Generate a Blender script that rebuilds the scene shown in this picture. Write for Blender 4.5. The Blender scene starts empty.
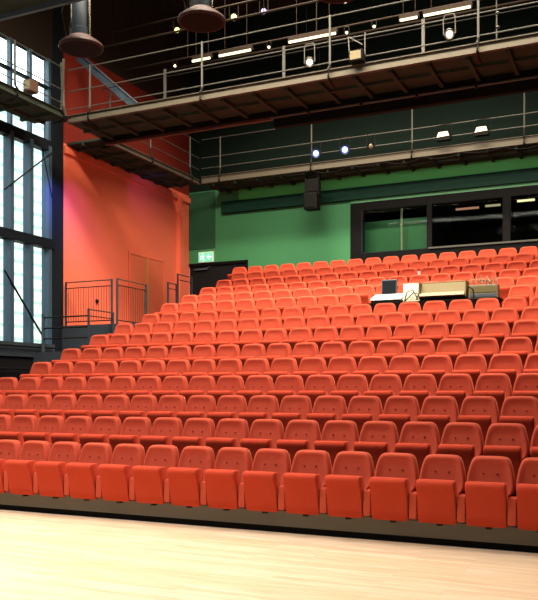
import bpy, bmesh, math, random
from mathutils import Vector, Matrix
random.seed(7)
scene = bpy.context.scene
COL = scene.collection
PI = math.pi

# ------------------------------------------------------------------ materials
def lin(c):
    c /= 255.0
    return c / 12.92 if c <= 0.04045 else ((c + 0.055) / 1.055) ** 2.4
def rgb(r, g, b): return (lin(r), lin(g), lin(b), 1.0)

def mat(name, col, rough=0.5, metal=0.0, sheen=0.0, sheen_tint=None, noise=0.0, nscale=8.0, col2=None,
        emit=None, estr=0.0, spec=0.5, bump=0.0, bscale=200.0, coat=0.0, sheen_rough=0.4):
    m = bpy.data.materials.new(name); m.use_nodes = True
    nt = m.node_tree; b = nt.nodes['Principled BSDF']
    b.inputs['Roughness'].default_value = rough
    b.inputs['Metallic'].default_value = metal
    b.inputs['Specular IOR Level'].default_value = spec
    b.inputs['Coat Weight'].default_value = coat
    tc = nt.nodes.new('ShaderNodeTexCoord')
    nz = nt.nodes.new('ShaderNodeTexNoise'); nz.inputs['Scale'].default_value = nscale; nz.inputs['Detail'].default_value = 3
    nt.links.new(tc.outputs['Object'], nz.inputs['Vector'])
    mx = nt.nodes.new('ShaderNodeMix'); mx.data_type = 'RGBA'
    if col2 is None:
        k = 1.0 - noise
        col2 = (col[0] * k, col[1] * k, col[2] * k, 1)
    mx.inputs[6].default_value = col; mx.inputs[7].default_value = col2
    nt.links.new(nz.outputs['Fac'], mx.inputs[0]); nt.links.new(mx.outputs[2], b.inputs['Base Color'])
    if sheen:
        b.inputs['Sheen Weight'].default_value = sheen
        b.inputs['Sheen Roughness'].default_value = sheen_rough
        b.inputs['Sheen Tint'].default_value = sheen_tint or (1, 1, 1, 1)
    if emit:
        b.inputs['Emission Color'].default_value = emit; b.inputs['Emission Strength'].default_value = estr
    if bump:
        n2 = nt.nodes.new('ShaderNodeTexNoise'); n2.inputs['Scale'].default_value = bscale
        nt.links.new(tc.outputs['Object'], n2.inputs['Vector'])
        bp = nt.nodes.new('ShaderNodeBump'); bp.inputs['Strength'].default_value = bump; bp.inputs['Distance'].default_value = 0.01
        nt.links.new(n2.outputs['Fac'], bp.inputs['Height']); nt.links.new(bp.outputs['Normal'], b.inputs['Normal'])
    return m

def wood_floor():
    m = bpy.data.materials.new('pale_maple_floor'); m.use_nodes = True
    nt = m.node_tree; b = nt.nodes['Principled BSDF']
    tc = nt.nodes.new('ShaderNodeTexCoord')
    br = nt.nodes.new('ShaderNodeTexBrick')
    br.inputs['Scale'].default_value = 1.0; br.inputs['Brick Width'].default_value = 1.6; br.inputs['Row Height'].default_value = 0.075
    br.inputs['Mortar Size'].default_value = 0.0015; br.inputs['Mortar Smooth'].default_value = 0.2
    br.inputs['Color1'].default_value = rgb(232, 209, 182); br.inputs['Color2'].default_value = rgb(221, 191, 156)
    br.inputs['Mortar'].default_value = rgb(190, 156, 116); br.offset = 0.37
    nt.links.new(tc.outputs['Object'], br.inputs['Vector'])
    mp = nt.nodes.new('ShaderNodeMapping'); mp.inputs['Scale'].default_value = (0.7, 9.0, 1.0)
    nt.links.new(tc.outputs['Object'], mp.inputs['Vector'])
    nz = nt.nodes.new('ShaderNodeTexNoise'); nz.inputs['Scale'].default_value = 2.2; nz.inputs['Detail'].default_value = 5
    nt.links.new(mp.outputs['Vector'], nz.inputs['Vector'])
    mx = nt.nodes.new('ShaderNodeMix'); mx.data_type = 'RGBA'; mx.blend_type = 'MULTIPLY'
    rp = nt.nodes.new('ShaderNodeValToRGB')
    rp.color_ramp.elements[0].color = (0.80, 0.71, 0.62, 1); rp.color_ramp.elements[1].color = (1, 1, 1, 1)
    rp.color_ramp.elements[0].position = 0.3; rp.color_ramp.elements[1].position = 0.65
    nt.links.new(nz.outputs['Fac'], rp.inputs['Fac'])
    mx.inputs[0].default_value = 0.8
    nt.links.new(br.outputs['Color'], mx.inputs[6]); nt.links.new(rp.outputs['Color'], mx.inputs[7])
    nt.links.new(mx.outputs[2], b.inputs['Base Color'])
    b.inputs['Roughness'].default_value = 0.32
    return m

def glass_mat(name, tint, gloss=0.08, fr=0.25):
    m = bpy.data.materials.new(name); m.use_nodes = True
    nt = m.node_tree; nt.nodes.clear()
    o = nt.nodes.new('ShaderNodeOutputMaterial'); mx = nt.nodes.new('ShaderNodeMixShader')
    t = nt.nodes.new('ShaderNodeBsdfTransparent'); g = nt.nodes.new('ShaderNodeBsdfGlossy')
    t.inputs['Color'].default_value = tint; g.inputs['Roughness'].default_value = 0.03
    lw = nt.nodes.new('ShaderNodeLayerWeight'); lw.inputs['Blend'].default_value = 0.25
    mt = nt.nodes.new('ShaderNodeMath'); mt.operation = 'MULTIPLY_ADD'
    mt.inputs[1].default_value = fr; mt.inputs[2].default_value = gloss
    nt.links.new(lw.outputs['Fresnel'], mt.inputs[0]); nt.links.new(mt.outputs[0], mx.inputs[0])
    nt.links.new(t.outputs[0], mx.inputs[1]); nt.links.new(g.outputs[0], mx.inputs[2]); nt.links.new(mx.outputs[0], o.inputs[0])
    return m

def emis(name, col, s):
    m = bpy.data.materials.new(name); m.use_nodes = True
    nt = m.node_tree; nt.nodes.clear()
    o = nt.nodes.new('ShaderNodeOutputMaterial'); e = nt.nodes.new('ShaderNodeEmission')
    e.inputs['Color'].default_value = col; e.inputs['Strength'].default_value = s
    nt.links.new(e.outputs[0], o.inputs[0]); return m

def siding_mat(name, c1, c2, period):
    m = mat(name, c1, 0.7)
    nt = m.node_tree; b = nt.nodes['Principled BSDF']
    tc = nt.nodes.new('ShaderNodeTexCoord'); w = nt.nodes.new('ShaderNodeTexWave')
    w.wave_type = 'BANDS'; w.bands_direction = 'Z'; w.inputs['Scale'].default_value = 1.0 / period
    nt.links.new(tc.outputs['Object'], w.inputs['Vector'])
    r = nt.nodes.new('ShaderNodeValToRGB'); r.color_ramp.elements[0].color = c2; r.color_ramp.elements[1].color = c1
    r.color_ramp.elements[0].position = 0.05; r.color_ramp.elements[1].position = 0.3
    nt.links.new(w.outputs['Color'], r.inputs['Fac']); nt.links.new(r.outputs['Color'], b.inputs['Base Color'])
    return m

M = {}
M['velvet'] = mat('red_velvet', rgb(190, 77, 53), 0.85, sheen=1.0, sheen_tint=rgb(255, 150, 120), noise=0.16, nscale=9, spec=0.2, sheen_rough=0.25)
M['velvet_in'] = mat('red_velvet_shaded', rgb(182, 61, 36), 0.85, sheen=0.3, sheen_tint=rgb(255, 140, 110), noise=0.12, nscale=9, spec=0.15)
M['button'] = mat('red_button', rgb(140, 34, 24), 0.8, noise=0.1)
M['darkmetal'] = mat('dark_metal', rgb(38, 34, 32), 0.5, 0.4, noise=0.2, spec=0.08)
M['black'] = mat('matt_black', rgb(14, 13, 13), 0.6, noise=0.25, spec=0.08)
M['floor'] = wood_floor()
M['fascia'] = mat('olive_grey_fascia', rgb(104, 98, 84), 0.5, noise=0.25, nscale=1.5)
M['tier'] = mat('dark_grey_tier', rgb(58, 50, 48), 0.75, noise=0.2, spec=0.08)
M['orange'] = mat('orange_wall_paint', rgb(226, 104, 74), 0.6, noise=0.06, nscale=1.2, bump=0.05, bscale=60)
M['orange_door'] = mat('orange_door_paint', rgb(214, 98, 68), 0.5, noise=0.06)
M['green'] = mat('green_wall_paint', rgb(62, 126, 84), 0.65, noise=0.22, nscale=0.7, spec=0.2)
M['green_lit'] = mat('lit_green_paint', rgb(70, 170, 88), 0.6, noise=0.08)
M['green_corner_shade'] = mat('corner_shade_green', rgb(42, 82, 58), 0.7, noise=0.25, nscale=1.2, spec=0.1)
M['green_shade_strip'] = mat('shade_strip_green', rgb(16, 48, 38), 0.6, noise=0.2, spec=0.08)
M['green_mid'] = mat('mid_green_paint', rgb(64, 128, 84), 0.6, noise=0.08)
M['green_shade_upper'] = mat('shaded_green_upper_wall', rgb(17, 30, 25), 0.8, noise=0.25, nscale=1.0, spec=0.08)
M['red_shade'] = mat('shaded_red_upper_wall', rgb(122, 42, 32), 0.7, noise=0.1, spec=0.08)
M['ceil'] = mat('black_ceiling', rgb(48, 40, 34), 0.9, noise=0.3, spec=0.08)
M['wallblack'] = mat('black_wall', rgb(26, 26, 28), 0.8, noise=0.25, spec=0.08)
M['bluegrey'] = mat('blue_grey_steel', rgb(70, 84, 98), 0.5, 0.2, noise=0.15)
M['darkblue'] = mat('dark_blue_grey_panel', rgb(52, 60, 70), 0.6, noise=0.2)
M['mullion'] = mat('blue_grey_mullion', rgb(66, 88, 108), 0.45, 0.2, noise=0.12)
M['frame_dark'] = mat('dark_frame', rgb(28, 34, 40), 0.5, 0.2, noise=0.15, spec=0.08)
M['channel'] = mat('pale_grey_channel', rgb(84, 78, 66), 0.55, 0.0, spec=0.2, noise=0.12, nscale=3)
M['rail'] = mat('galvanised_rail', rgb(74, 73, 68), 0.5, 0.2, spec=0.3, noise=0.15)
M['deck'] = mat('brown_grey_deck', rgb(60, 70, 60), 0.75, noise=0.45, nscale=3, spec=0.08)
M['beam'] = mat('black_steel_beam', rgb(22, 19, 19), 0.7, 0.1, noise=0.2, spec=0.08)
M['redpipe'] = mat('dull_red_pipe', rgb(104, 56, 48), 0.5, 0.2, noise=0.15)
M['chrome'] = mat('chrome', rgb(128, 122, 106), 0.22, 1.0, noise=0.05)
M['shade'] = mat('brown_red_shade', rgb(44, 20, 16), 0.6, 0.0, spec=0.25, noise=0.2)
M['white'] = mat('white_plastic', rgb(232, 232, 228), 0.5, noise=0.05)
M['cream'] = mat('cream_panel', rgb(242, 232, 206), 0.55, noise=0.08)
M['olive'] = mat('olive_beige_metal', rgb(100, 90, 58), 0.55, 0.0, spec=0.2, noise=0.12)
M['pale'] = mat('pale_strip', rgb(222, 206, 176), 0.5, noise=0.05)
M['rackgrey'] = mat('grey_green_rack', rgb(116, 112, 88), 0.55, noise=0.35, nscale=20)
M['slate'] = mat('slate_screen', rgb(70, 78, 84), 0.4, noise=0.1)
M['glass'] = glass_mat('clear_glazing', (0.93, 0.98, 0.96, 1), 0.03)
M['boothglass'] = glass_mat('booth_glass', (0.82, 0.88, 0.84, 1), 0.002, 0.012)
M['siding'] = siding_mat('pale_green_siding', rgb(214, 228, 216), rgb(168, 190, 182), 1.6)
M['whitebuild'] = siding_mat('white_render', rgb(246, 250, 244), rgb(225, 232, 228), 1.4)
M['tube'] = emis('fluorescent_tube', (1.0, 0.84, 0.50, 1), 2.6)
M['lampw'] = emis('warm_lens', (1.0, 0.82, 0.50, 1), 5)
M['lampy'] = emis('yellow_lens', (1.0, 0.92, 0.25, 1), 4)
M['lampv'] = emis('violet_lens', (0.82, 0.62, 1.0, 1), 3)
M['lampb'] = emis('blue_white_lens', (0.42, 0.60, 1.0, 1), 3)
M['lampblue'] = mat('blue_lamp_housing', rgb(34, 44, 110), 0.5, 0.2, noise=0.1)
M['lensdark'] = mat('dark_lens', rgb(120, 110, 84), 0.2, 0.3, noise=0.1)
M['exit'] = emis('exit_green', (0.22, 0.80, 0.42, 1), 1.2)
M['exitw'] = emis('exit_white', (0.80, 1.0, 0.86, 1), 1.9)
M['brass'] = mat('pale_brass_strip', rgb(206, 168, 96), 0.4, 0.5, noise=0.05)
M['ground'] = mat('grey_paving', rgb(150, 150, 146), 0.8, noise=0.2)
M['pole'] = mat('pale_pole', rgb(176, 180, 150), 0.5, noise=0.05)
M['rust'] = mat('rusty_brown', rgb(84, 60, 44), 0.6, noise=0.2)

# ------------------------------------------------------------------ mesh helpers
class MB:
    def __init__(self): self.bm = bmesh.new()
    def box(self, x0, x1, y0, y1, z0, z1, bev=0.0, seg=2, mtx=None):
        t = bmesh.new(); bmesh.ops.create_cube(t, size=1.0)
        sx, sy, sz = x1 - x0, y1 - y0, z1 - z0
        for v in t.verts: v.co = Vector(((x0 + x1) / 2 + v.co.x * sx, (y0 + y1) / 2 + v.co.y * sy, (z0 + z1) / 2 + v.co.z * sz))
        if bev: bmesh.ops.bevel(t, geom=list(t.edges), offset=bev, segments=seg, profile=0.6, affect='EDGES')
        self.merge(t, mtx); return self
    def merge(self, t, mtx=None):
        if mtx is not None: bmesh.ops.transform(t, matrix=mtx, verts=t.verts)
        me = bpy.data.meshes.new('tmp'); t.to_mesh(me); t.free(); self.bm.from_mesh(me); bpy.data.meshes.remove(me)
    def tube(self, pts, r, n=8):
        pts = [Vector(p) for p in pts]; rs = r if isinstance(r, (list, tuple)) else [r] * len(pts)
        rings = []
        for i, p in enumerate(pts):
            d = (pts[min(i + 1, len(pts) - 1)] - pts[max(i - 1, 0)]).normalized()
            a = d.cross(Vector((0, 0, 1)))
            if a.length < 1e-4: a = Vector((1, 0, 0))
            a.normalize(); b = d.cross(a).normalized()
            rings.append([self.bm.verts.new(p + (a * math.cos(2 * PI * k / n) + b * math.sin(2 * PI * k / n)) * rs[i]) for k in range(n)])
        for q, w in zip(rings, rings[1:]):
            for k in range(n): self.bm.faces.new((q[k], q[(k + 1) % n], w[(k + 1) % n], w[k]))
        self.bm.faces.new(rings[0][::-1]); self.bm.faces.new(rings[-1]); return self
    def lathe(self, prof, n=24, mtx=None, cap=True):
        t = bmesh.new(); rings = []
        for r, z in prof:
            rings.append([t.verts.new((r * math.cos(2 * PI * k / n), r * math.sin(2 * PI * k / n), z)) for k in range(n)])
        for q, w in zip(rings, rings[1:]):
            for k in range(n): t.faces.new((q[k], q[(k + 1) % n], w[(k + 1) % n], w[k]))
        if cap: t.faces.new(rings[0][::-1]); t.faces.new(rings[-1])
        self.merge(t, mtx); return self
    def poly(self, pts, y0, y1):           # polygon in (x, z) extruded along y
        a = [self.bm.verts.new((x, y0, z)) for x, z in pts]; b = [self.bm.verts.new((x, y1, z)) for x, z in pts]
        n = len(pts)
        for k in range(n): self.bm.faces.new((a[k], a[(k + 1) % n], b[(k + 1) % n], b[k]))
        self.bm.faces.new(a[::-1]); self.bm.faces.new(b); return self
    def build(self, name, m, parent=None, smooth=False, angle=40):
        bmesh.ops.recalc_face_normals(self.bm, faces=self.bm.faces)
        if smooth:
            for f in self.bm.faces: f.smooth = True
            for e in self.bm.edges:
                if len(e.link_faces) == 2 and e.calc_face_angle(0) > math.radians(angle): e.smooth = False
        me = bpy.data.meshes.new(name); self.bm.to_mesh(me); self.bm.free()
        me.materials.append(m if not isinstance(m, str) else M[m])
        o = bpy.data.objects.new(name, me); COL.objects.link(o)
        if parent is not None: o.parent = parent
        return o

def tag(o, label, cat, group=None, kind=None):
    o['label'] = label; o['category'] = cat
    if group: o['group'] = group
    if kind: o['kind'] = kind
    return o
def thing(name, label, cat, loc=(0, 0, 0), rz=0.0, group=None):
    o = bpy.data.objects.new(name, None); COL.objects.link(o); o.location = loc; o.rotation_euler = (0, 0, rz)
    o.empty_display_size = 0.2
    return tag(o, label, cat, group)
def struct(name, mb, m, label=None, parent=None, smooth=False):
    o = mb.build(name, m, parent, smooth)
    if parent is None: o['kind'] = 'structure'
    if label: o['label'] = label
    return o
def B(*a, **k): return MB().box(*a, **k)
def dup(root, loc, label=None, group=None, skip=''):
    r = root.copy(); COL.objects.link(r); r.location = loc
    if label: r['label'] = label
    if group: r['group'] = group
    for ch in list(root.children):
        if skip and ch.name.startswith(skip): continue
        c = ch.copy(); COL.objects.link(c); c.parent = r
        for g in list(ch.children):
            d = g.copy(); COL.objects.link(d); d.parent = c
    return r

# ------------------------------------------------------------------ key dimensions (metres, z = 0 on the stage)
XW, YB, XR, YF, ZC = -14.5, 24.58, 6.0, -5.0, 14.4
# per row: x of the first seat at the left end, y of the seat back, z of the back's top
ROWS = [(-8.74, 9.46, 1.02), (-9.26, 10.42, 1.36), (-10.32, 11.38, 1.69), (-11.39, 12.32, 2.02), (-11.36, 13.29, 2.35),
        (-11.31, 14.19, 2.67), (-11.27, 15.15, 3.03), (-11.24, 16.06, 3.35), (-11.21, 17.16, 3.67), (-11.21, 18.04, 4.02),
        (-11.19, 19.03, 4.34), (-11.19, 20.04, 4.66), (-11.15, 20.93, 4.98), (-11.11, 21.84, 5.31), (-11.66, 22.93, 5.66)]
OFF = {0: 5, 1: 4, 2: 2}                     # seats to the left of the first measured one
PITCH, BACKH, NOSE = 0.55, 0.76, 0.21

# ------------------------------------------------------------------ setting
struct('floor', B(XW, XR, YF, 9.2, -0.3, 0.0), 'floor', 'pale maple stage floor of narrow boards')
struct('floor_back', B(XW, XR, 9.2, YB + 0.2, -0.3, -0.002), 'tier')
struct('ceiling', B(XW, XR, YF, YB + 0.2, ZC, ZC + 0.2), 'ceil')
struct('wall_right', B(XR, XR + 0.2, YF, YB + 0.2, -0.3, ZC), 'wallblack')
struct('wall_front', B(XW, XR, YF - 0.2, YF, -0.3, ZC), 'wallblack')

# raked tiers: one stepped body with steps at the rows
mb = MB()
for k, (x, y, z) in enumerate(ROWS):
    y0 = y - NOSE
    y1 = ROWS[k + 1][1] - NOSE if k < 14 else YB
    xl = -11.98 if k == 14 else -11.66
    mb.box(xl, XR - 0.02, y0, y1, 0.05 if k == 0 else 0.0, z - BACKH)
struct('floor_tiers', mb, 'tier', 'stepped dark grey tiers carrying the rows of red seats')
mb = MB().box(-11.66, XR - 0.02, ROWS[0][1] - NOSE - 0.03, ROWS[0][1] - NOSE - 0.001, 0.075, 0.262)
struct('trim_1', mb, 'fascia', 'olive grey front panel below the first row of seats')
struct('trim_2', B(-11.66, XR - 0.02, ROWS[0][1] - NOSE - 0.012, ROWS[0][1] - NOSE - 0.001, 0.0, 0.075), 'black', 'black recessed kick strip at the stage edge')
# side stair and landings between the tiers and the left wall
mb = MB()
for k in range(15):
    y0 = ROWS[0][1] - NOSE + k * 0.5; zt = min(0.13 + 0.17 * k, 2.75)
    if y0 < 16.6: mb.box(-12.75, -11.67, y0, 16.6, 0.0, zt)
struct('floor_stair', mb, 'tier', 'dark side stair beside the seating tiers')
struct('floor_landing', MB().box(XW, -11.67, 16.6, 17.75, 0, 2.75).box(XW, -11.67, 17.75, YB, 0, 3.52), 'darkblue', 'dark blue grey landing beside the orange wall')

# left wall: glazing up to y 17.8, orange wall behind
mb = MB().box(XW - 0.25, XW, YF, 17.4, -0.3, 2.62)
struct('wall_left_low', mb, 'wallblack', 'dark low wall under the tall glazing')
struct('wall_left_upper', B(XW - 0.25, XW, 17.82, YB + 0.2, 8.56, 11.3), 'red_shade', 'upper side wall above the gallery, its shade painted dark red')  # orange wall continued, falloff of light above the gallery put into the colour
struct('wall_left_attic', B(XW - 0.25, XW, 17.82, YB + 0.2, 11.3, ZC), 'ceil')  # top of the same wall, its darkness put into the colour too
struct('wall_left', B(XW - 0.25, XW, 17.82, YB + 0.2, -0.3, 8.56), 'orange', 'orange painted side wall behind the landing')
struct('wall_left_top', B(XW - 0.25, XW, YF, 17.4, 10.66, ZC), 'ceil')
struct('trim_3', B(XW - 0.3, XW + 0.005, 17.36, 17.82, -0.3, ZC, 0.01), 'frame_dark', 'dark steel column between glazing and orange wall')
w1 = bpy.data.objects.new('window_1', None); COL.objects.link(w1); w1['kind'] = 'structure'; w1['label'] = 'tall steel framed glazing on the left side'
mb = MB()
YS = [17.25 - 0.72 * i for i in range(30)]
for i, y in enumerate(YS):
    if y < YF + 0.2: break
    mb.box(XW - 0.22, XW + 0.03, y - 0.06, y + 0.06, 2.9, 8.3); mb.box(XW - 0.12, XW + 0.0, y - 0.04, y + 0.04, 8.3, 10.66)
mb.build('window_frame', 'mullion', w1)
mb = MB()
mb.box(XW - 0.2, XW + 0.06, YF, 17.4, 5.56, 5.81)            # transom
mb.box(XW - 0.2, XW + 0.02, YF, 17.4, 8.18, 8.46)            # head beam under the gallery
mb.box(XW - 0.12, XW + 0.0, YF, 17.4, 9.84, 9.90)
mb.build('window_transom', 'frame_dark', w1)
MB().box(XW - 0.2, XW + 0.05, YF, 17.4, 2.62, 2.99).build('window_sill', 'darkblue', w1)
MB().box(XW - 0.085, XW - 0.075, YF, 17.4, 2.9, 10.66).build('pane', 'glass', w1)
def P3(v): return v
mb = MB()
mb.tube([(XW + 0.05, 15.5, 6.75), (XW + 0.05, 17.30, 8.15)], 0.022)
mb.tube([(XW + 0.05, 17.30, 6.9), (XW + 0.05, 16.9, 8.15)], 0.014)
mb.tube([(XW + 0.05, 15.5, 4.75), (XW + 0.05, 17.0, 3.10)], 0.026)
mb.build('brace_rod', 'frame_dark', w1)
mb = MB()
for z in (2.88, 2.3): mb.tube([(XW + 0.12, 9.5, z), (XW + 0.12, 17.3, z)], 0.025)
for y in (11.5, 13.5, 15.5, 17.2): mb.tube([(XW, y, 2.88), (XW + 0.12, y, 2.88)], 0.015); mb.tube([(XW, y, 2.3), (XW + 0.12, y, 2.3)], 0.015)
tag(mb.build('wall_pipe', 'darkmetal', None, True), 'pair of dark pipes running along the low wall under the glazing', 'pipe')

# back wall
mb = MB().box(XW, -12.19, YB, YB + 0.2, 6.16, 8.66).box(-12.19, -8.52, YB, YB + 0.2, -0.3, 8.66).box(-8.52, XR, YB, YB + 0.2, 7.7, 8.66)
mb.box(-8.52, XR, YB, YB + 0.2, -0.3, 5.6).box(XW, -12.19, YB, YB + 0.2, -0.3, 3.52)
struct('wall_back_upper', B(XW, XR, YB, YB + 0.2, 8.66, ZC), 'green_shade_upper', 'upper back wall above the far gallery, its shade painted green black')  # darkness above the gallery painted into this part of the wall
struct('wall_back', mb, 'green', 'green painted back wall')
struct('painted_corner_shade', B(XW + 0.01, -13.45, YB - 0.02, YB - 0.001, 6.66, 8.62), 'green_corner_shade', 'dark green panel standing for the corner shade above the exit sign')  # thin darker panel painted in place of the soft shadow in the corner
struct('painted_light_band', B(XW + 2.0, XR, YB - 0.10, YB - 0.001, 8.18, 8.56), 'green_lit', 'bright green band standing for light along the top of the back wall')  # light falling on the wall under the gallery, painted as a brighter band
struct('painted_shade_strip', B(XW + 1.36, XR, YB - 0.16, YB - 0.001, 7.80, 8.18), 'green_shade_strip', 'dark green strip standing for the shade below the bright green band')  # shadow under the bright band, painted as a dark projecting strip
struct('trim_6', B(-8.52, XR, YB - 0.05, YB - 0.001, 7.70, 7.80), 'green_mid')

# dark double door at the back left
d2 = bpy.data.objects.new('door_2', None); COL.objects.link(d2); d2['kind'] = 'structure'; d2['label'] = 'dark double door in the back left corner under the exit sign'
MB().box(XW + 0.02, -13.36, YB + 0.03, YB + 0.09, 3.52, 6.08).box(-13.35, -12.27, YB + 0.03, YB + 0.09, 3.52, 6.08).build('door_leaf', 'wallblack', d2)
MB().box(XW + 0.01, -12.19, YB - 0.03, YB + 0.12, 6.08, 6.17).box(-12.27, -12.19, YB - 0.03, YB + 0.12, 3.52, 6.10).build('door_frame', 'black', d2)
MB().box(-13.37, -13.34, YB + 0.0, YB + 0.031, 4.6, 5.9).build('door_edge', 'darkmetal', d2)
MB().box(-14.25, -13.75, YB - 0.05, YB + 0.03, 5.93, 5.98).tube([(-13.9, YB - 0.03, 5.97), (-13.6, YB - 0.06, 6.02)], 0.012).build('door_closer', 'bluegrey', d2)
# orange double door on the side wall
d1 = bpy.data.objects.new('door_1', None); COL.objects.link(d1); d1['kind'] = 'structure'; d1['label'] = 'orange double door in the orange wall'
MB().box(XW, XW + 0.035, 20.95, 21.87, 3.52, 5.99, 0.006).box(XW, XW + 0.035, 21.93, 22.87, 3.52, 5.99, 0.006).build('door_leaf', 'orange_door', d1)
MB().box(XW, XW + 0.05, 20.88, 20.95, 3.52, 6.06).box(XW, XW + 0.05, 22.87, 22.94, 3.52, 6.06).box(XW, XW + 0.05, 20.951, 22.869, 5.991, 6.06).build('door_frame', 'orange', d1)
MB().box(XW, XW + 0.055, 21.872, 21.928, 3.52, 5.99).build('door_edge', 'brass', d1)
MB().tube([(XW + 0.04, 21.80, 4.52), (XW + 0.09, 21.80, 4.52), (XW + 0.09, 21.68, 4.52)], 0.012).build('door_handle', 'chrome', d1, True)
# orange pilaster near the corner and ledge at the top of the wall
struct('trim_7', B(XW, XW + 0.14, 23.75, 23.95, 3.52, 8.4), 'orange', 'narrow orange pilaster near the corner')
struct('trim_8', B(XW, XW + 0.08, 17.82, YB, 8.28, 8.46), 'orange', 'orange ledge under the side gallery')

# control booth window in the back wall
w2 = bpy.data.objects.new('window_2', None); COL.objects.link(w2); w2['kind'] = 'structure'; w2['label'] = 'wide black framed control booth window in the green back wall'
mb = MB()
y0, y1 = YB - 0.06, YB + 0.16
mb.box(-8.52, XR, y0, y1, 7.44, 7.70).box(-8.52, XR, y0, y1, 5.55, 6.09)
mb.box(-8.52, -8.13, y0, y1, 6.09, 7.44).box(-6.06, -5.90, y0, y1, 6.09, 7.44).box(-3.80, -3.58, y0, y1, 6.09, 7.44).box(-2.35, -2.2, y0, y1, 6.09, 7.44)
mb.build('window_frame', 'black', w2)
MB().box(-8.13, -6.06, YB + 0.06, YB + 0.07, 6.09, 7.44).build('pane', 'boothglass', w2)
MB().box(-5.90, -3.80, YB + 0.06, YB + 0.07, 6.09, 7.44).build('pane', 'boothglass', w2)
MB().box(-3.58, -2.35, YB + 0.06, YB + 0.07, 6.09, 7.44).box(-2.2, XR, YB + 0.06, YB + 0.07, 6.09, 7.44).build('pane', 'boothglass', w2)
MB().box(-6.0, XR, YB - 0.12, YB - 0.05, 6.07, 6.12).build('window_sill', 'rail', w2)
MB().box(-8.15, -8.11, y0 - .01, y1, 6.09, 7.44).box(-8.13, -6.06, y0 - .01, y0 + .02, 6.07, 6.10).build('window_trim', 'frame_dark', w2)
# rooms behind the booth glass
struct('wall_booth', B(-8.6, XR, 27.4, 27.5, 5.3, 8.1), 'black', 'dark control booth back wall')
struct('ceiling_booth', B(-8.6, XR, YB + 0.21, 27.4, 8.0, 8.1), 'black')
struct('floor_booth', B(-8.6, XR, YB + 0.21, 27.4, 5.3, 5.4), 'black')
struct('wall_booth_side', B(-8.7, -8.6, YB + .21, 27.4, 5.3, 8.1), 'black')
struct('wall_booth_divider', B(-6.0, -5.95, YB + 0.21, 27.4, 5.4, 8.0), 'black')
struct('wall_booth_screen', MB().box(-8.59, -6.01, YB + 0.9, YB + 0.95, 5.4, 7.27), 'green_mid', 'green partition inside the booth')
tag(MB().tube([(-7.0, YB + 0.5, 5.4), (-7.0, YB + 0.5, 7.95)], 0.035).build('booth_pole', 'pole', None, True), 'pale upright pole behind the left booth pane', 'pole')

# outside
struct('ground', B(-60, XW - 0.25, -30, 60, -0.6, -0.3), 'ground')
e = thing('building', 'pale green slatted building seen through the glazing', 'building', (-22, 18, -0.3))
MB().box(-2, 0, -22, 8.0, 0, 13).build('wall', 'siding', e)
mb = MB()
for y in range(-20, 8, 4): mb.box(0, 0.06, y, y + 0.12, 0, 13)
mb.build('corner_trim', 'white', e)
e = thing('building', 'bright white rendered building behind the green one', 'building', (-26, 31, -0.3))
MB().box(-3, 0, -4.4, 12, 0, 15).build('wall', 'whitebuild', e)

# ------------------------------------------------------------------ seats
def rounded_back():
    # outline of the back from the front, in (x, z), going round
    half = [(0.205, 0.08), (0.222, 0.12), (0.224, 0.325), (0.255, 0.35), (0.270, 0.40), (0.271, 0.46), (0.257, 0.56), (0.238, 0.64), (0.219, 0.70), (0.197, 0.735), (0.166, 0.753), (0.11, 0.759), (0.0, 0.760)]
    out = half + [(-x, z) for x, z in half[-2::-1]]
    cx, cz = 0.0, 0.42
    bm = bmesh.new()
    def lean(z): return 0.14 * (z - BACKH)       # leans back, top at y = 0
    def ring(s, d):
        vs = []
        for x, z in out:
            xx, zz = cx + (x - cx) * s, cz + (z - cz) * s
            vs.append(bm.verts.new((xx, lean(zz) + d, zz)))
        return vs
    spec = [(0.955, 0.055), (0.985, 0.045), (1.0, 0.02), (1.0, -0.012), (0.985, -0.040), (0.95, -0.061), (0.90, -0.067), (0.83, -0.057), (0.72, -0.045), (0.5, -0.043), (0.25, -0.045)]
    rs = [ring(s, d) for s, d in spec]
    n = len(out)
    for a, b in zip(rs, rs[1:]):
        for k in range(n): bm.faces.new((a[k], a[(k + 1) % n], b[(k + 1) % n], b[k]))
    bm.faces.new(rs[0][::-1]); bm.faces.new(rs[-1])
    mb = MB(); mb.merge(bm); return mb

def cushion():
    t = bmesh.new()
    # side profile (y, z): tipped-up seat, top leaning forward and thicker
    prof = [(-0.275, 0.0), (-0.31, -0.004), (-0.335, 0.02), (-0.355, 0.12), (-0.385, 0.28), (-0.425, 0.385), (-0.445, 0.425), (-0.45, 0.455), (-0.438, 0.482), (-0.41, 0.496), (-0.36, 0.500), (-0.29, 0.494), (-0.25, 0.475), (-0.235, 0.43), (-0.245, 0.2), (-0.255, 0.03)]
    xs = [(-0.215, 0.90), (-0.207, 0.97), (-0.195, 1.0), (-0.1, 1.012), (0.1, 1.012), (0.195, 1.0), (0.207, 0.97), (0.215, 0.90)]
    cy, cz = -0.33, 0.25
    rings = [[t.verts.new((x, cy + (y - cy) * s, cz + (z - cz) * (1 - (1 - s) * .35))) for y, z in prof] for x, s in xs]
    n = len(prof)
    for a, b in zip(rings, rings[1:]):
        for k in range(n): t.faces.new((a[k], a[(k + 1) % n], b[(k + 1) % n], b[k]))
    t.faces.new(rings[0][::-1]); t.faces.new(rings[-1])
    mb = MB(); mb.merge(t); return mb

def arm(x):
    mb = MB(); mb.box(x - 0.046, x + 0.046, -0.35, -0.13, 0.03, 0.33, 0.02, 2); return mb

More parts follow.
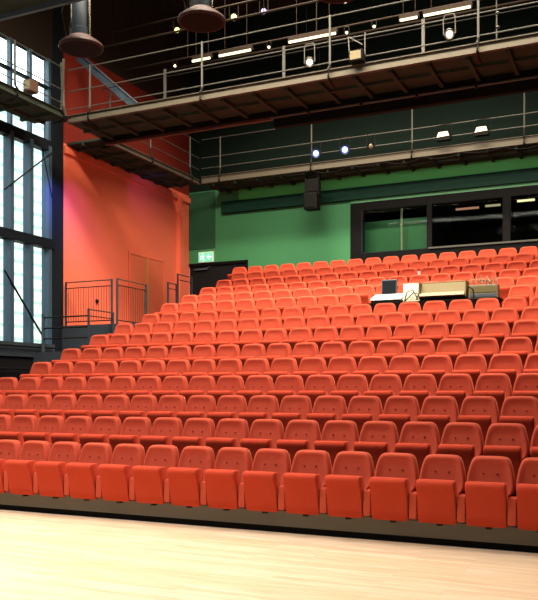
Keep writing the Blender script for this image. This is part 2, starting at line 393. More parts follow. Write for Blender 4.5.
seat0 = thing('theatre_seat', 'red seat', 'seat')
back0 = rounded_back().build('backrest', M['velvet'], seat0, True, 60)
for x in (-0.078, 0.078):
    z = 0.565
    MB().lathe([(0.006, 0.008), (0.011, 0.005), (0.014, 0.0)], 10, Matrix.Translation((x, 0.14 * (z - BACKH) - 0.047, z)) @ Matrix.Rotation(PI / 2, 4, 'X')).build('backrest_button', M['button'], seat0, True)
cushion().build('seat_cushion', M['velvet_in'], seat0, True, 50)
arm(0.275).build('armrest', M['velvet'], seat0, True)
MB().box(-0.02, 0.05, -0.27, -0.19, -0.035, 0.012, 0.006).box(0.0, 0.035, -0.315, -0.25, -0.03, -0.012, 0.005).build('bracket', M['darkmetal'], seat0)
endarm = arm(-0.275)
seat_end = None

ORD = ['first', 'second', 'third', 'fourth', 'fifth', 'sixth', 'seventh', 'eighth', 'ninth', 'tenth', 'eleventh', 'twelfth', 'thirteenth',
       'fourteenth', 'fifteenth', 'sixteenth', 'seventeenth', 'eighteenth', 'nineteenth', 'twentieth', 'twenty-first', 'twenty-second', 'twenty-third', 'twenty-fourth', 'twenty-fifth']
ROWNAME = ['front row by the stage', 'second row from the stage', 'third row from the stage', 'fourth row from the stage',
           'fifth row from the stage', 'sixth row from the stage', 'seventh row from the stage', 'eighth row from the stage',
           'row before the mixing desk', 'row of the mixing desk', 'row behind the mixing desk',
           'fourth row from the top', 'third row from the top', 'second row from the top', 'topmost row']
LAST = [19, 19, 19, 19, 19, 19, 19, 18, 18, 18, 18, 18, 17, 17, 17]
FIRSTSEEN = [5, 4, 2]
used = False
arm_end_mesh = None
for k, (x0, y, zt) in enumerate(ROWS):
    off = OFF.get(k, 0)
    first = {0: 3, 1: 2, 2: 0}.get(k, 0)
    for j in range(first, LAST[k] + 2):
        x = x0 + (j - off) * PITCH
        if k == 9 and 10 <= j <= 15: continue
        if k < 3:
            n = j - FIRSTSEEN[k]
            if n >= 0: lab = "red tip-up seat, %s from the photo's left edge, %s" % (ORD[n], ROWNAME[k])
            else: lab = "red tip-up seat, %s beyond the photo's left edge, %s" % (ORD[-n - 1], ROWNAME[k])
        elif k == 9 and j > 15: lab = 'red tip-up seat, %s to the right of the mixing desk in its row' % ORD[j - 16]
        elif j == 0: lab = 'red tip-up seat at the left end of the %s' % ROWNAME[k]
        else: lab = 'red tip-up seat, %s from the left end, %s' % (ORD[j], ROWNAME[k])
        loc = (x, y, zt - BACKH)
        if not used: s = seat0; s.location = loc; s['label'] = lab; used = True
        else: s = dup(seat0, loc, lab, None, 'backrest_button' if k > 3 else '')
        s['group'] = 'red tip-up seats in the %s' % ROWNAME[k]
        if (j == 0 and k >= 2) or (k == 9 and j == 16):
            if arm_end_mesh is None:
                a = endarm.build('armrest', M['velvet'], s, True); arm_end_mesh = a.data
            else:
                a = bpy.data.objects.new('armrest', arm_end_mesh); COL.objects.link(a); a.parent = s

# ------------------------------------------------------------------ galleries (catwalks)
def gallery(name_label, axis, a0, a1, near, far, zb, zt, posts, rails, side, fascia_m='channel', far_beam=True, farposts=()):
    """axis 'x': runs along x from a0 to a1 with its open edge at y = near; axis 'y': runs along y with the edge at x = near"""
    t = thing('lighting_gallery', name_label, 'catwalk', ((a0 + a1) / 2 if axis == 'x' else near, near if axis == 'x' else (a0 + a1) / 2, zb))
    ox, oy, oz = t.location
    s = 1 if far > near else -1
    def bx(mb, u0, u1, v0, v1, z0, z1, bev=0):
        if v0 > v1: v0, v1 = v1, v0
        if axis == 'x': mb.box(u0 - ox, u1 - ox, v0 - oy, v1 - oy, z0 - oz, z1 - oz, bev)
        else: mb.box(v0 - ox, v1 - ox, u0 - oy, u1 - oy, z0 - oz, z1 - oz, bev)
    def pt(u, v, z): return (u - ox, v - oy, z - oz) if axis == 'x' else (v - ox, u - oy, z - oz)
    mb = MB(); bx(mb, a0, a1, near, near + s * 0.06, zb + 0.05, zt); bx(mb, a0, a1, near - s * 0.05, near + s * .01, zt - 0.012, zt); bx(mb, a0, a1, near - s * 0.05, near + s * .01, zb + 0.05, zb + 0.062)
    mb.build('fascia', fascia_m, t)
    mb = MB(); bx(mb, a0, a1, near + s * 0.06, far, zb + 0.07, zb + 0.13); mb.build('deck', 'deck', t)
    mb = MB(); q = a0 + 0.4
    while q < a1 - 0.1:
        bx(mb, q - 0.04, q + 0.04, near + s * 0.06, far, zb - 0.02, zb + 0.07); q += 0.8
    bx(mb, a0, a1, near + s * .62, near + s * .68, zb, zb + .07)
    mb.build('joist', 'deck', t)
    if far_beam:
        mb = MB(); bx(mb, a0, a1, far - s * 0.10, far, zb - 0.06, zt + 0.02); mb.build('edge_beam', 'beam', t)
    for z in rails:
        MB().tube([pt(a0, near + s * 0.0, z), pt(a1, near + s * 0.0, z)], 0.015).build('handrail', 'rail', t, True)
    for u in posts:
        v = near - s * 0.01
        p = MB(); p.tube([pt(u, v, rails[0] - 0.10), pt(u, v, rails[-1] + 0.02)], 0.026)
        po = p.build('post', 'rail', t, True)
        q = MB(); q.tube([pt(u, v, rails[0] - 0.06), pt(u + 0.0, v - s * 0.02, zt + .06), pt(u, v - s * 0.09, zt - 0.03), pt(u, v - s * 0.09, zb + 0.06), pt(u, v + s * 0.05, zb - 0.03), pt(u, v + s * 0.28, zb - 0.04)], 0.028)
        q.build('post_bracket', 'darkmetal', po, True)
    for u in farposts:
        MB().box(*sum([[min(a, b), max(a, b)] for a, b in zip(pt(u - 0.035, far - s * 0.06, zt - .1), pt(u + 0.035, far - s * 0.03, 10.05))], [])).build('far_post', 'rail', t)
    if farposts:
        for z in rails:
            MB().tube([pt(a0, far - s * 0.05, z), pt(a1, far - s * 0.05, z)], 0.011).build('far_handrail', 'darkmetal', t, True)
    return t

PX = [-12.55, -9.35, -6.18, -3.02, 0.15, 3.3]
gallery('near steel lighting gallery crossing the whole hall', 'x', -13.25, XR - .02, 16.45, 17.9, 8.45, 8.69, PX, (8.85, 9.30, 9.85), 1, farposts=(-11.25, -7.89, -4.49, -1.2, 2.0))
gallery('far steel lighting gallery along the green back wall', 'x', -13.25, XR - .02, 23.28, YB, 8.50, 8.77, PX, (9.05, 9.40, 10.0), 1, far_beam=False)
gallery('side steel gallery above the orange wall', 'y', 17.95, 23.2, -13.3, XW + .02, 8.46, 8.66, [18.3, 20.3, 22.6], (9.0, 9.38, 9.9), -1, far_beam=False)
gallery('side steel gallery in front of the tall glazing', 'y', -4.5, 16.4, -13.3, XW + .22, 8.56, 8.78, [1.6, 4.8, 8.1, 11.35, 14.6, 16.3], (8.98, 9.32, 9.88), -1, fascia_m='deck', far_beam=False)
# bridge nearer the stage (only its left end shows at the top of the photo)
mb_t = thing('lighting_bridge', 'grey bridge beam crossing the upper left corner near the stage', 'catwalk', (-5, 12.5, 9.18))
MB().box(-8.1, XR + 4.9, -0.08, 0.0, 0.0, 0.30).build('fascia', 'bluegrey', mb_t)
MB().box(-8.1, XR + 4.9, -1.2, -0.08, 0.10, 0.16).build('deck', 'deck', mb_t)
MB().box(-8.1, XR + 4.9, -1.3, -1.2, 0.02, 0.30).build('edge_beam', 'beam', mb_t)
for x in (-3, 1, 5, 9): MB().tube([(x, -0.6, 0.16), (x, -0.6, ZC - 9.182)], 0.03).build('hanger', 'ceil', mb_t)
# beams and pipes under the near gallery
tag(MB().box(-8.2, XR - .02, 17.92, 18.08, 8.15, 8.46).build('steel_beam', 'beam'), 'black steel beam below the rear edge of the near gallery', 'beam')
t = thing('curtain_track', 'dull pipe with clamps hung under the near gallery', 'pipe', (0, 17.75, 8.33))
MB().tube([(-8.2, 0, 0), (XR - .02, 0, 0)], 0.03).build('pipe', 'rail', t, True)
for i, u in enumerate([-7.2, -5.9, -4.6, -3.3, -2.0, -0.7]):
    MB().box(u - 0.03, u + 0.03, -0.04, 0.04, -0.045, 0.07, 0.008).build('clamp', 'darkmetal', t)
tag(MB().box(-13.2, -6.6, 17.95, 18.02, 8.36, 8.41).build('red_pipe', 'redpipe'), 'long dull red rail below the near gallery', 'rail')
# diagonal brace
t = thing('diagonal_brace', 'blue grey diagonal steel brace in front of the shaded red upper wall', 'brace', (-12.1, 18.0, 8.75))
a, b = Vector((0, 0, 0.42)), Vector((-2.0, 0, 2.15)); d = (b - a)
mm = Matrix.Translation((a + b) / 2) @ Matrix.Rotation(-math.atan2(d.z, d.x), 4, 'Y')
MB().box(-d.length / 2, d.length / 2, -0.05, 0.05, -0.10, 0.10, 0, mtx=mm).build('channel', 'bluegrey', t)
MB().box(-d.length / 2, d.length / 2, -0.10, -0.05, 0.08, 0.10, 0, mtx=mm).box(-d.length / 2, d.length / 2, -0.10, -0.05, -0.10, -0.08, 0, mtx=mm).build('flange', 'bluegrey', t)
MB().box(-0.06, 0.2, -0.1, 0.02, -0.1, 0.42).build('foot_plate', 'bluegrey', t)
# corner posts of the side gallery
for i, (x, y) in enumerate(((-13.38, 16.46), (-13.18, 16.30))):
    t = thing('corner_post', 'pale upright post at the gallery corner, ' + ('outer one next to the glazing' if i == 0 else 'inner one nearer the seats'), 'post', (x, y, 8.62))
    MB().tube([(0, 0, 0), (0.02, -.12, 0.22), (0.02, -.12, 1.4)], 0.035).build('pole', 'channel', t, True)
    MB().box(-0.07, 0.07, -0.05, 0.07, -0.04, 0.012, 0.005).build('foot_plate', 'darkmetal', t)

# ceiling grid pipes and fluorescent tubes (z about 11.2)
tubes = [(-11.72, -11.15), (-10.85, -9.87), (-8.72, -7.38), (-5.64, -5.20), (-5.03, -3.87), (-2.45, -1.4)]
tl = ['short bright fluorescent light, leftmost in the line', 'second fluorescent light from the left in the line', 'longest fluorescent light near the middle of the line',
      'short fluorescent light just left of a long one', 'long fluorescent light right of the short one', 'fluorescent light at the far right end of the line']
t = thing('lighting_truss', 'dark horizontal pipe that carries the line of fluorescent lights', 'pipe', (-4, 20.27, 11.38))
MB().tube([(-10.2, 0, 0), (9.9, 0, 0)], 0.025).build('pipe', 'ceil', t, True)
for x in (-8, -4, 0, 4, 8): MB().tube([(x, 0, 0.02), (x, 0, ZC - 11.382)], 0.01).build('hanger', 'ceil', t)
for (a, b), lb in zip(tubes, tl):
    t = thing('fluorescent_light', lb + ' under the dark ceiling', 'light', ((a + b) / 2, 20.12, 11.15), group='fluorescent lights under the ceiling')
    h = (b - a) / 2
    MB().box(-h - 0.03, h + 0.03, -0.05, 0.05, 0.03, 0.14).build('housing', 'ceil', t)
    for x in (-h * .7, h * .7): MB().tube([(x, 0.0, 0.14), (x, 0.0, ZC - 11.152)], 0.006).build('hanger', 'ceil', t)
    MB().tube([(-h, -0.06, 0.0), (h, -0.06, 0.0)], 0.035).build('tube', 'tube', t, True)
# dark trusses in the upper space
def pipe(y, z, x0=-14.3, x1=XR - .02, r=0.03, label='thin dark pipe', m='ceil'):
    t = thing('lighting_pipe', label, 'pipe', (0, y, z))
    MB().tube([(x0, 0, 0), (x1, 0, 0)], r).build('pipe', m, t, True)
    for q in range(5):
        x = x0 + 0.8 + q * (x1 - x0 - 1.6) / 4; MB().tube([(x, 0, 0), (x, 0, ZC - z - 0.002)], 0.012).build('hanger', 'black', t, True)
pipe(19.6, 12.25, label='dark lighting pipe carrying the bright coloured spotlights above the gallery')
pipe(21.6, 11.75, label='dark lighting pipe high above the middle of the seats')
pipe(22.6, 11.0, label='dark lighting pipe high up in front of the back wall')
pipe(18.7, 11.4, label='dark lighting pipe above the rear edge of the near gallery')

# ------------------------------------------------------------------ lamps
def aim_matrix(d):
    d = Vector(d).normalized(); return d.to_track_quat('Z', 'Y').to_matrix().to_4x4()
def spotlight(loc, aim, r, L, lens, label, hang=0.28, group='spotlights', body='black', hang_r=0.012, base=None):
    t = thing('spotlight', label, 'spotlight', loc, group=group)
    m = aim_matrix(aim)
    bd = MB().lathe([(r * 0.55, -L), (r * 0.85, -L * 0.9), (r * 0.9, -L * 0.35), (r, -L * 0.25), (r * 1.08, 0.0), (r * 0.98, 0.0), (r * 0.70, -0.03)], 18, m).build('lamp_body', body, t, True)
    MB().lathe([(r * 0.68, -0.024), (r * 0.5, -0.015), (0.01, -0.008)], 18, m).build('lens', lens, t, True)
    y = MB()
    s = 1 if hang > 0 else -1
    y.tube([(-r * 1.25, 0, 0), (-r * 1.25, 0, hang * 0.8), (-r * 0.9, 0, hang), (r * 0.9, 0, hang), (r * 1.25, 0, hang * 0.8), (r * 1.25, 0, 0)], hang_r)
    y.tube([(-r * 1.28, 0, 0), (-r * 0.8, 0, 0)], hang_r).tube([(r * 1.28, 0, 0), (r * 0.8, 0, 0)], hang_r)
    if base: y.tube([(0, 0, hang), (0, 0, base)], hang_r * 1.3)
    y.build('yoke', 'rail' if body == 'rail' else 'darkmetal', t, True)
    return t
CAM = Vector((0, 0, 1.78))
def toward(loc, k=1.0, dz=0.0):
    return (CAM - Vector(loc)) * k + Vector((0, 0, dz))
g = 'coloured spotlights high under the ceiling'
for loc, r, lens, lb in (((-10.15, 19.6, 11.92), 0.11, 'lampy', 'yellow-green glowing spotlight high under the ceiling'),
                         ((-9.25, 19.6, 11.90), 0.10, 'lampv', 'pale violet glowing spotlight high under the ceiling'),
                         ((-11.95, 19.6, 11.90), 0.10, 'lampy', 'yellow glowing spotlight half behind the hanging lamp'),
                         ((-6.95, 19.6, 11.72), 0.09, 'lampw', 'warm white spotlight at the top, left of a bright one'),
                         ((-6.20, 19.6, 11.70), 0.11, 'lampw', 'warm white spotlight at the top edge, right of another')):
    spotlight(loc, toward(loc, 1, -1.0), r, 0.3, lens, lb, 0.33 if loc[2] > 11.8 else 0.53, g)
g = 'small warm ceiling lamps below the coloured ones'
for loc, lb in (((-9.35, 20.14, 11.16), 'small warm lamp left of the longest fluorescent light'), ((-12.35, 20.14, 11.15), 'small warm lamp near the left end of the truss'),
                ((-6.35, 20.14, 11.16), 'small warm lamp between the two groups of fluorescent lights'), ((-7.1, 20.14, 11.14), 'small warm lamp at the right end of the longest fluorescent light')):
    spotlight(loc, toward(loc, 1, -2), 0.05, 0.12, 'lampw', lb, 0.16, g)
g = 'spotlights on the near gallery rail'
for loc, lens, aim, lb, bd in (((-6.62, 16.36, 8.90), 'lampw', None, 'lit round spotlight with pale yoke on the near gallery rail', 'rail'),
                               ((-3.58, 16.36, 8.95), 'lampw', None, 'brightest round spotlight on the near gallery, towards the right', 'rail')):
    spotlight(loc, toward(loc, 1, -3), 0.095, 0.26, lens, lb, 0.40, g, bd, 0.014)
t = thing('spotlight', 'unlit square floodlight in a pale frame on the near gallery rail', 'spotlight', (-5.52, 16.33, 8.85), group=g)
MB().box(-0.15, 0.15, -0.12, 0.1, -0.16, 0.08, 0.02).build('lamp_body', 'black', t)
MB().box(-0.12, 0.12, -0.135, -0.12, -0.13, 0.05, 0.004).build('lens', 'lensdark', t)
MB().tube([(-0.17, 0, -0.02), (-0.2, 0, 0.42)], 0.014).tube([(0.17, 0, -0.02), (0.17, 0, 0.45)], 0.014).tube([(-0.2, 0, 0.42), (0.12, 0, 0.2)], 0.012).tube([(-0.17, 0.02, 0), (0.17, 0.02, 0)], 0.012).build('yoke', 'rail', t, True)
g = 'spotlights on the far gallery rail'
for i, (loc, lens, lb) in enumerate((((-9.17, 23.18, 9.03), 'lampb', 'glowing blue-white spotlight on the far gallery, next to the hanging loudspeaker'),
                      ((-8.23, 23.18, 9.03), 'lampb', 'glowing blue spotlight on the far gallery, second from the left'),
                      ((-7.41, 23.18, 9.03), 'lensdark', 'unlit dark spotlight on the far gallery, right of the blue ones'))):
    spotlight(loc, toward(loc, 1, -2), 0.13 if i < 2 else 0.10, 0.24, lens, lb, 0.37, g, 'lampblue' if i < 2 else 'black')
for x, lb in ((-5.22, 'pale square floodlight on the far gallery, left one of two'), (-4.15, 'pale square floodlight on the far gallery, right one of two')):
    t = thing('floodlight', lb, 'spotlight', (x, 23.16, 9.0), group=g)
    MB().poly([(-0.2, -0.10), (0.2, -0.10), (0.16, 0.14), (-0.16, 0.14)], -0.12, 0.08).build('lamp_body', 'black', t)
    MB().poly([(-0.18, -0.02), (0.17, 0.0), (0.13, 0.12), (-0.12, 0.12)], -0.14, -0.12).build('lens', 'cream', t)
    MB().tube([(-0.22, 0, 0), (-0.22, 0, 0.35), (0.22, 0, 0.38), (0.22, 0, 0)], 0.013).tube([(-0.22, 0, 0), (0.22, 0, 0)], .012).build('yoke', 'darkmetal', t, True)
# small lantern on the glazing side gallery
t = thing('lantern', 'small rusty brown lantern box on the gallery rail before the glazing', 'lamp', (-13.26, 15.1, 8.98))
MB().box(-0.12, 0.12, -0.14, 0.14, -0.14, 0.14, 0.02).build('lamp_body', 'rust', t)
MB().box(-0.1, 0.1, -0.155, -0.14, -0.1, 0.1, 0.004).build('lens', 'lensdark', t)
MB().tube([(-0.0, 0, 0.14), (0, 0, 0.36)], 0.014).build('hook', 'darkmetal', t, True)

# big hanging bell lamps
def pendant(loc, label):
    t = thing('pendant_lamp', label, 'lamp', loc, group='large bell shaped hanging lamps')
    sh = MB().lathe([(0.235, 0.17), (0.26, 0.14), (0.36, 0.08), (0.43, 0.02), (0.445, -0.02), (0.43, -0.05), (0.40, -0.05), (0.28, 0.03), (0.22, 0.10)], 36).build('lamp_shade', 'shade', t, True)
    MB().lathe([(0.39, -0.045), (0.2, 0.02), (0.02, 0.03)], 30).build('lens', 'beam', sh, True)
    MB().lathe([(0.205, 0.16), (0.205, 0.32), (0.175, 0.34), (0.175, 0.95), (0.12, 1.02)], 28).build('lamp_body', 'frame_dark', t, True)
    for x in (-0.20, 0.20):
        MB().tube([(x * 1.08, -0.02, 0.12), (x * 1.08, -0.02, 1.5)], 0.036, 12).build('side_arm', 'chrome', t, True)
    MB().box(-0.26, 0.26, -0.05, 0.05, 1.45, 1.55, 0.01).tube([(0, 0, 1.5), (0, 0, ZC - loc[2])], 0.025).build('hanger', 'darkmetal', t)
    MB().tube([(-0.2, -.1, 1.3), (-0.40, -.1, 0.7), (-0.28, -.1, 0.22)], 0.012).build('cable', 'black', t, True)
pendant((-10.14, 13.0, 8.58), 'chrome and brown bell lamp hanging over the corner of the galleries, whole rim visible')
pendant((-7.40, 13.0, 8.58), 'chrome and brown bell lamp hanging left of the yellow-green spotlight')
pendant((-4.75, 13.0, 8.60), 'bell lamp of which only the brown rim hangs into the top edge')

# loudspeaker under the far gallery
t = thing('loudspeaker', 'black loudspeaker hanging below the far gallery', 'speaker', (-9.38, 23.42, 7.86))
MB().box(-0.23, 0.21, -0.18, 0.2, -0.50, 0.02, 0.03).build('cabinet', 'black', t)
MB().box(-0.19, 0.17, -0.195, -0.175, -0.45, -0.03, 0.01).build('grille', 'black', t)
MB().box(-0.22, 0.22, -0.1, 0.15, 0.05, 0.45, 0.015).box(-0.24, -0.2, -0.05, 0.1, -0.05, 0.62).box(0.2, 0.24, -0.05, 0.1, -0.05, 0.62).build('bracket', 'black', t)

# cables below the far gallery
mb = MB()
for q in range(9):
    x0 = -11.6 + q * 1.15; x1 = x0 + 1.15; sag = random.uniform(0.05, 0.16)
    mb.tube([(x0 + (x1 - x0) * i / 8, 23.22, 8.52 - sag * 4 * (i / 8) * (1 - i / 8)) for i in range(9)], 0.014, 6)
tag(mb.build('cable', 'black', None, True), 'black cable sagging in loops under the far gallery edge', 'cable')
t = thing('drop_cable', 'rope ladder-like cable hanging at the near gallery, right side', 'cable', (-2.85, 17.6, 8.65))
MB().tube([(0, 0, 0), (0, 0, 2.2), (0.02, 0, ZC - 8.65)], 0.02).build('cable', 'rail', t, True)
for i in range(6): MB().lathe([(0.02, -0.03), (0.05, 0.0), (0.02, 0.03)], 10, Matrix.Translation((0.02, 0, 0.5 + i * 0.3))).build('clip', 'rail', t, True)

# exit sign: white running man and arrow on green
t = thing('exit_sign', 'lit green exit sign with white running man above the dark door', 'sign', (-13.79, YB - 0.04, 6.36))
MB().box(-0.29, 0.29, -0.03, 0.04, -0.18, 0.18, 0.01).build('housing', 'white', t)
MB().box(-0.27, 0.27, -0.036, -0.03, -0.16, 0.16).build('sign_face', 'exit', t)
mb = MB()
def limb(p, w=0.022):
    for (x0, z0), (x1, z1) in zip(p, p[1:]):
        L = math.hypot(x1 - x0, z1 - z0); mm = Matrix.Translation(((x0 + x1) / 2, 0, (z0 + z1) / 2)) @ Matrix.Rotation(-math.atan2(z1 - z0, x1 - x0), 4, 'Y')
        mb.box(-L / 2 - w / 3, L / 2 + w / 3, -0.041, -0.037, -w, w, mtx=mm)
limb([(-0.13, 0.05), (-0.10, -0.03)], 0.03); limb([(-0.10, -0.03), (-0.16, -0.07), (-0.21, -0.06)], 0.014); limb([(-0.10, -0.03), (-0.06, -0.08), (-0.09, -0.14)], 0.014)
limb([(-0.12, 0.06), (-0.07, 0.03), (-0.04, 0.05)], 0.011); limb([(-0.13, 0.06), (-0.19, 0.03), (-0.2, -0.01)], 0.011)
mb.lathe([(0.028, -0.041), (0.028, -0.037)], 14, Matrix.Translation((-0.115, 0, 0.115)) @ Matrix.Rotation(PI / 2, 4, 'X') @ Matrix.Translation((0, 0, 0.078)))
limb([(0.06, 0.0), (0.22, 0.0)], 0.02); limb([(0.06, 0.0), (0.13, 0.075)], 0.018); limb([(0.06, 0.0), (0.13, -0.075)], 0.018)
mb.build('pictogram', 'exitw', t)

# ------------------------------------------------------------------ landing balustrades
def balustrade(label, p0, p1, z0, z1, bars=True, n=12, name='balustrade'):
    p0, p1 = Vector(p0), Vector(p1)
    t = thing(name, label, 'railing', (p0.x, p0.y, z0))
    d = p1 - p0
    for q, nm in ((0, 'post'), (1, 'post')):
        v = d * q; MB().box(v.x - 0.022, v.x + 0.022, v.y - 0.022, v.y + 0.022, 0, z1 - z0 + 0.02).build(nm, 'darkblue', t)
    MB().tube([(0, 0, z1 - z0), (d.x, d.y, z1 - z0)], 0.017).build('handrail', 'rust', t, True)
    MB().tube([(0, 0, 0.10), (d.x, d.y, 0.10)], 0.015).tube([(0, 0, z1 - z0 - 0.16), (d.x, d.y, z1 - z0 - 0.16)], 0.013).build('crossbar', 'darkmetal', t, True)
    if bars:
        mb = MB()
        for i in range(1, n):
            v = d * (i / n); mb.tube([(v.x, v.y, 0.10), (v.x, v.y, z1 - z0 - 0.16)], 0.006, 5)
        mb.build('bar_infill', 'darkmetal', t)
    return t
balustrade('barred balustrade facing the stage on the landing by the orange wall', (-14.38, 17.78), (-12.86, 17.78), 3.52, 4.70, n=18)
balustrade('barred balustrade along the landing edge before the orange double door', (-12.73, 17.84), (-12.73, 19.22), 3.52, 4.72, n=16)
balustrade('low plain stair railing in front of the landing', (-12.73, 16.62), (-12.73, 17.66), 2.75, 3.80, bars=False)
balustrade('short railing near the far end of the orange wall, left one', (-12.73, 20.37), (-12.73, 20.84), 3.52, 4.92, bars=False)
balustrade('taller railing at the far end of the orange wall beside the dark door', (-12.73, 20.92), (-12.73, 21.75), 3.52, 5.24, bars=False)
t = thing('balustrade', 'dark pipe railing between the glazing column and the landing', 'railing', (-14.25, 16.7, 2.75))
MB().box(-0.03, 0.03, -0.03, 0.03, 0, 1.0).build('post', 'bluegrey', t)
for z in (0.35, 0.62, 0.9): MB().tube([(0, 0, z), (1.45, 0, z)], 0.02).build('handrail', 'darkmetal', t, True)
tag(MB().lathe([(0.06, 0), (0.06, 0.03), (0.04, 0.05)], 14, Matrix.Translation((XW, 19.3, 4.35)) @ Matrix.Rotation(PI / 2, 4, 'Y')).build('wall_socket', 'black', None, True), 'small round black fitting on the orange wall behind the balustrade', 'fitting')

# ------------------------------------------------------------------ mixing desk area (tenth row)
zf = ROWS[9][2] - BACKH
t = thing('desk', 'long black table set among the seats, carrying the mixing console', 'table', (-4.30, 18.05, zf))
MB().box(-1.48, 1.48, -0.20, 0.26, 0.46, 0.50, 0.005).build('table_top', 'black', t)
MB().box(-1.45, 1.45, -0.19, -0.175, 0.08, 0.46).build('modesty_panel', 'black', t)
for x in (-1.42, 1.42):
    for y in (-0.15, 0.22): MB().box(x - 0.025, x + 0.025, y - 0.025, y + 0.025, 0, 0.46).build('leg', 'darkmetal', t)
zd = zf + 0.50
# small white mixer at the left
t = thing('small_mixer', 'small white mixer at the left end of the black table', 'mixer', (-5.32, 17.98, zd))
MB().box(-0.39, 0.30, -0.11, 0.26, 0.0, 0.06).build('base', 'black', t)
cpts = [(-0.12, 0.06), (-0.12, 0.09), (0.26, 0.23), (0.26, 0.06)]
mb = MB(); a = [mb.bm.verts.new((-0.40, y, z)) for y, z in cpts]; b = [mb.bm.verts.new((0.31, y, z)) for y, z in cpts]
for k in range(4): mb.bm.faces.new((a[k], a[(k + 1) % 4], b[(k + 1) % 4], b[k]))
mb.bm.faces.new(a[::-1]); mb.bm.faces.new(b); mb.build('case', 'white', t)
mb = MB()
for i in range(8):
    for j in range(3): mb.box(-0.35 + i * 0.08, -0.325 + i * 0.08, -0.05 + j * 0.1, -0.02 + j * 0.1, 0.11 + j * 0.037, 0.135 + j * 0.037)
mb.build('control_knobs', 'slate', t)
t = thing('monitor', 'dark upright screen standing behind the small white mixer', 'monitor', (-5.40, 18.30, zd))
MB().box(-0.19, 0.19, -0.02, 0.03, 0.12, 0.58, 0.015).build('screen', 'slate', t)
MB().box(-0.03, 0.03, 0.0, 0.03, 0.0, 0.14).box(-0.1, 0.1, -0.06, 0.01, 0.0, 0.015).build('stand', 'black', t)
MB().box(-0.16, 0.16, -0.028, -0.02, 0.15, 0.55, 0.004).build('display', 'frame_dark', t)
t = thing('panel_box', 'upright cream panel beside the mixing console with cables before it', 'panel', (-4.81, 18.02, zd))
MB().box(-0.19, 0.19, 0.02, 0.06, 0.0, 0.42, 0.008).build('panel', 'cream', t)
MB().box(-0.19, 0.19, 0.06, 0.22, 0.0, 0.12, 0.008).build('foot', 'black', t)
t = thing('mixing_console', 'large olive beige mixing console with raised meter bridge', 'mixing console', (-4.09, 18.02, zd))
MB().box(-0.48, 0.50, -0.10, 0.23, 0.0, 0.055).build('base', 'black', t)
pr = [(-0.12, 0.09), (-0.12, 0.14), (0.03, 0.19), (0.14, 0.42), (0.24, 0.42), (0.24, 0.056), (-0.05, 0.056)]
mb = MB(); a = [mb.bm.verts.new((-0.50, y, z)) for y, z in pr]; b = [mb.bm.verts.new((0.52, y, z)) for y, z in pr]
for k in range(7): mb.bm.faces.new((a[k], a[(k + 1) % 7], b[(k + 1) % 7], b[k]))
mb.bm.faces.new(a[::-1]); mb.bm.faces.new(b); mb.build('case', 'olive', t)
MB().box(-0.49, 0.50, -0.16, -0.11, 0.10, 0.155, 0.006).build('armrest_strip', 'pale', t)
MB().box(-0.5, 0.52, 0.14, 0.25, 0.42, 0.44, 0.006).build('meter_bridge', 'olive', t)
mb = MB()
for i in range(24): mb.box(-0.46 + i * 0.04, -0.445 + i * 0.04, -0.09, 0.04, 0.16, 0.185)
mb.build('faders', 'pale', t)
for x in (-0.51, 0.53): MB().box(x - 0.01, x + 0.01, -0.12, 0.24, 0.056, 0.42).build('side_cheek', 'olive', t)
t = thing('effects_rack', 'low grey green rack with tangled cables at the right end of the table', 'rack', (-3.22, 18.02, zd))
MB().box(-0.28, 0.34, -0.10, 0.20, 0.0, 0.30, 0.012).build('case', 'rackgrey', t)
MB().box(-0.26, 0.32, -0.11, -0.10, 0.03, 0.10, 0.003).build('front_panel', 'slate', t)
MB().box(-0.26, 0.32, -0.11, -0.10, 0.13, 0.26, 0.003).build('front_panel', 'olive', t)
mb = MB()
for i in range(12):
    x = -0.25 + i * 0.05; h = random.uniform(0.1, 0.28); dx = random.uniform(0.0 if i < 4 else -0.12, 0.12)
    mb.tube([(x, 0.02, 0.29), (x + dx * 0.3, 0.0, 0.30 + h * 0.6), (x + dx, -0.03, 0.30 + h * .8), (x + dx * 1.6, -0.06, 0.30 + h * 0.3)], 0.011, 5)
mb.build('cable_tangle', 'rackgrey', t)['kind'] = 'stuff'
def cable(pts, lb):
    tag(MB().tube(pts, 0.013, 6).build('cable', 'black', None, True), lb, 'cable')
cable([(-4.95, 17.97, zd + 0.02), (-4.88, 17.93, zd + 0.22), (-4.75, 17.95, zd + 0.26), (-4.62, 17.9, zd + 0.03)], 'black cable looping before the cream panel')
cable([(-4.92, 17.92, zd + 0.02), (-4.72, 17.90, zd + 0.20), (-4.60, 17.88, zd + 0.15), (-4.66, 17.86, zd + 0.015)], 'black cable arching lower beside the cream panel')
cable([(-3.55, 17.90, zd + 0.02), (-3.50, 17.92, zd + 0.28), (-3.40, 17.9, zd + 0.20), (-3.38, 17.88, zd + 0.015)], 'black cable curling between console and rack')
s = ROWS[11]
t = thing('paper_cup', 'small white paper cup standing on a seat back above the console', 'cup', (-5.14, s[1] - 0.005, s[2] - 0.003))
MB().lathe([(0.028, 0.0), (0.038, 0.09), (0.034, 0.09), (0.025, 0.01)], 14).build('cup_wall', 'white', t, True)

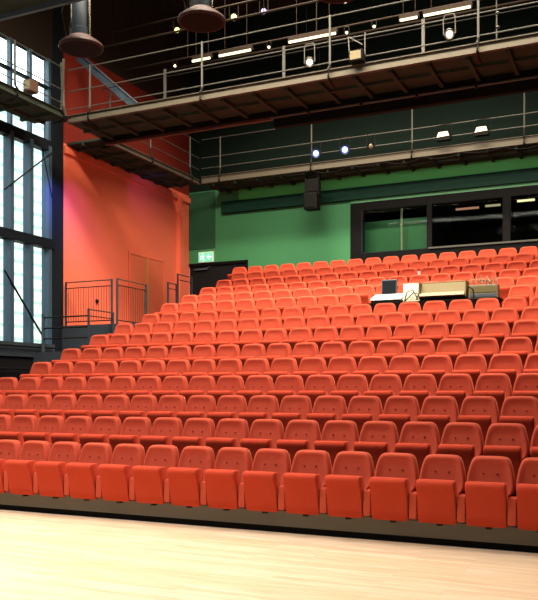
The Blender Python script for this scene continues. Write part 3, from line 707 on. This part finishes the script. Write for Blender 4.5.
# booth lights
for i, (a, b, z) in enumerate(((-5.35, -4.65, 7.32), (-4.45, -4.0, 7.34), (-3.5, -3.0, 7.40), (-2.85, -2.4, 7.42))):
    t = thing('booth_light', ['dim reddish strip light in the booth, leftmost', 'dim strip light in the booth, second from the left', 'bright strip light in the booth, left of the last', 'bright strip light in the booth, far right'][i], 'light', ((a + b) / 2, 25.4, z + .08), group='strip lights inside the booth')
    h = (b - a) / 2
    MB().box(-h, h, -0.04, 0.05, 0.02, 0.10).build('housing', 'black', t)
    for x in (-h * .7, h * .7): MB().tube([(x, 0, 0.10), (x, 0, 8.0 - z - .081)], 0.008).build('hanger', 'black', t)
    MB().box(-h, h, -0.05, 0.04, -0.03, 0.02).build('tube', emis('booth_tube_%d' % i, (1, 0.45, 0.3, 1) if i == 0 else (1, 0.78, 0.45, 1), 0.5 if i < 2 else 1.6), t)

# ------------------------------------------------------------------ light
W = bpy.data.worlds.new('sky'); scene.world = W; W.use_nodes = True
bg = W.node_tree.nodes['Background']; bg.inputs['Color'].default_value = (0.86, 0.96, 1.0, 1); bg.inputs['Strength'].default_value = 5.0
def area(loc, aim, sx, sy, power, col, name='house_light', spread=180):
    l = bpy.data.lights.new(name, 'AREA'); l.shape = 'RECTANGLE'; l.size = sx; l.size_y = sy; l.energy = power; l.color = col
    l.spread = math.radians(spread)
    o = bpy.data.objects.new(name, l); COL.objects.link(o); o.location = loc
    o.rotation_euler = Vector(aim).normalized().to_track_quat('-Z', 'Y').to_euler(); return o
WARM = (1.0, 0.86, 0.68)
area((-8, 4.5, 11.0), (0, -0.05, -1), 8, 3, 880, (1.0, 0.94, 0.88), spread=110)
area((-5.5, 12.4, 12.8), (-0.05, 0.42, -1), 11, 1.2, 2700, WARM, spread=130)
area((-6.5, 9.0, 12.5), (-0.05, 0.25, -1), 10, 1.0, 700, (1.0, 0.90, 0.78), spread=110)
area((-6.5, 18.9, 14.2), (0, 0.12, -1), 9, 1.0, 1850, (1.0, 0.84, 0.64), spread=110)
area((-4.0, 1.5, 11.5), (-0.2, 1, -0.62), 8, 1.5, 120, WARM)
area((-5.2, 18.3, 8.25), (0.06, 1, 0.0), 8, 0.12, 95, (1.0, 0.92, 0.78), name='wall_band_fill')  # added fill with no fixture, brightens the green wall band
area((-7.1, 25.1, 7.9), (0, 0.15, -1), 1.6, 0.2, 8, (1.0, 0.92, 0.8), name='booth_fill')  # added fill, brightens the green partition behind the left pane
area((-6.5, 15.0, 9.6), (0, 0.45, 1), 11, 0.3, 110, (1.0, 0.80, 0.52), name='ceiling_fill')
def spot(loc, tgt, power, col, ang, name, blend=0.6, r=0.08):
    l = bpy.data.lights.new(name, 'SPOT'); l.energy = power; l.color = col; l.spot_size = math.radians(ang); l.spot_blend = blend; l.shadow_soft_size = r
    o = bpy.data.objects.new(name, l); COL.objects.link(o); o.location = loc
    o.rotation_euler = (Vector(tgt) - Vector(loc)).normalized().to_track_quat('-Z', 'Y').to_euler()
spot((-13.0, 17.2, 8.2), (-14.5, 18.4, 6.6), 260, (0.45, 0.2, 1.0), 50, 'violet_wash', 1.0)
spot((-13.2, 16.2, 8.2), (-14.45, 17.6, 6.6), 900, (0.15, 0.15, 1.0), 40, 'blue_wash', 1.0)
spot((-12.6, 20.5, 8.2), (-14.5, 21.8, 7.8), 60, (0.5, 0.15, 1.0), 60, 'violet_wash', 1.0)

# ------------------------------------------------------------------ camera
cam = bpy.data.cameras.new('camera'); co = bpy.data.objects.new('camera', cam); COL.objects.link(co)
co.location = (0, 0, 1.78); co.rotation_euler = (PI / 2, 0, 0.4345)
cam.sensor_fit = 'HORIZONTAL'; cam.sensor_width = 36; cam.lens = 810 * 36 / 538
cam.shift_y = (389.4 - 300) / 538
cam.clip_end = 300
scene.camera = co
scene.view_settings.view_transform = 'Standard'
scene.view_settings.exposure = 0.0
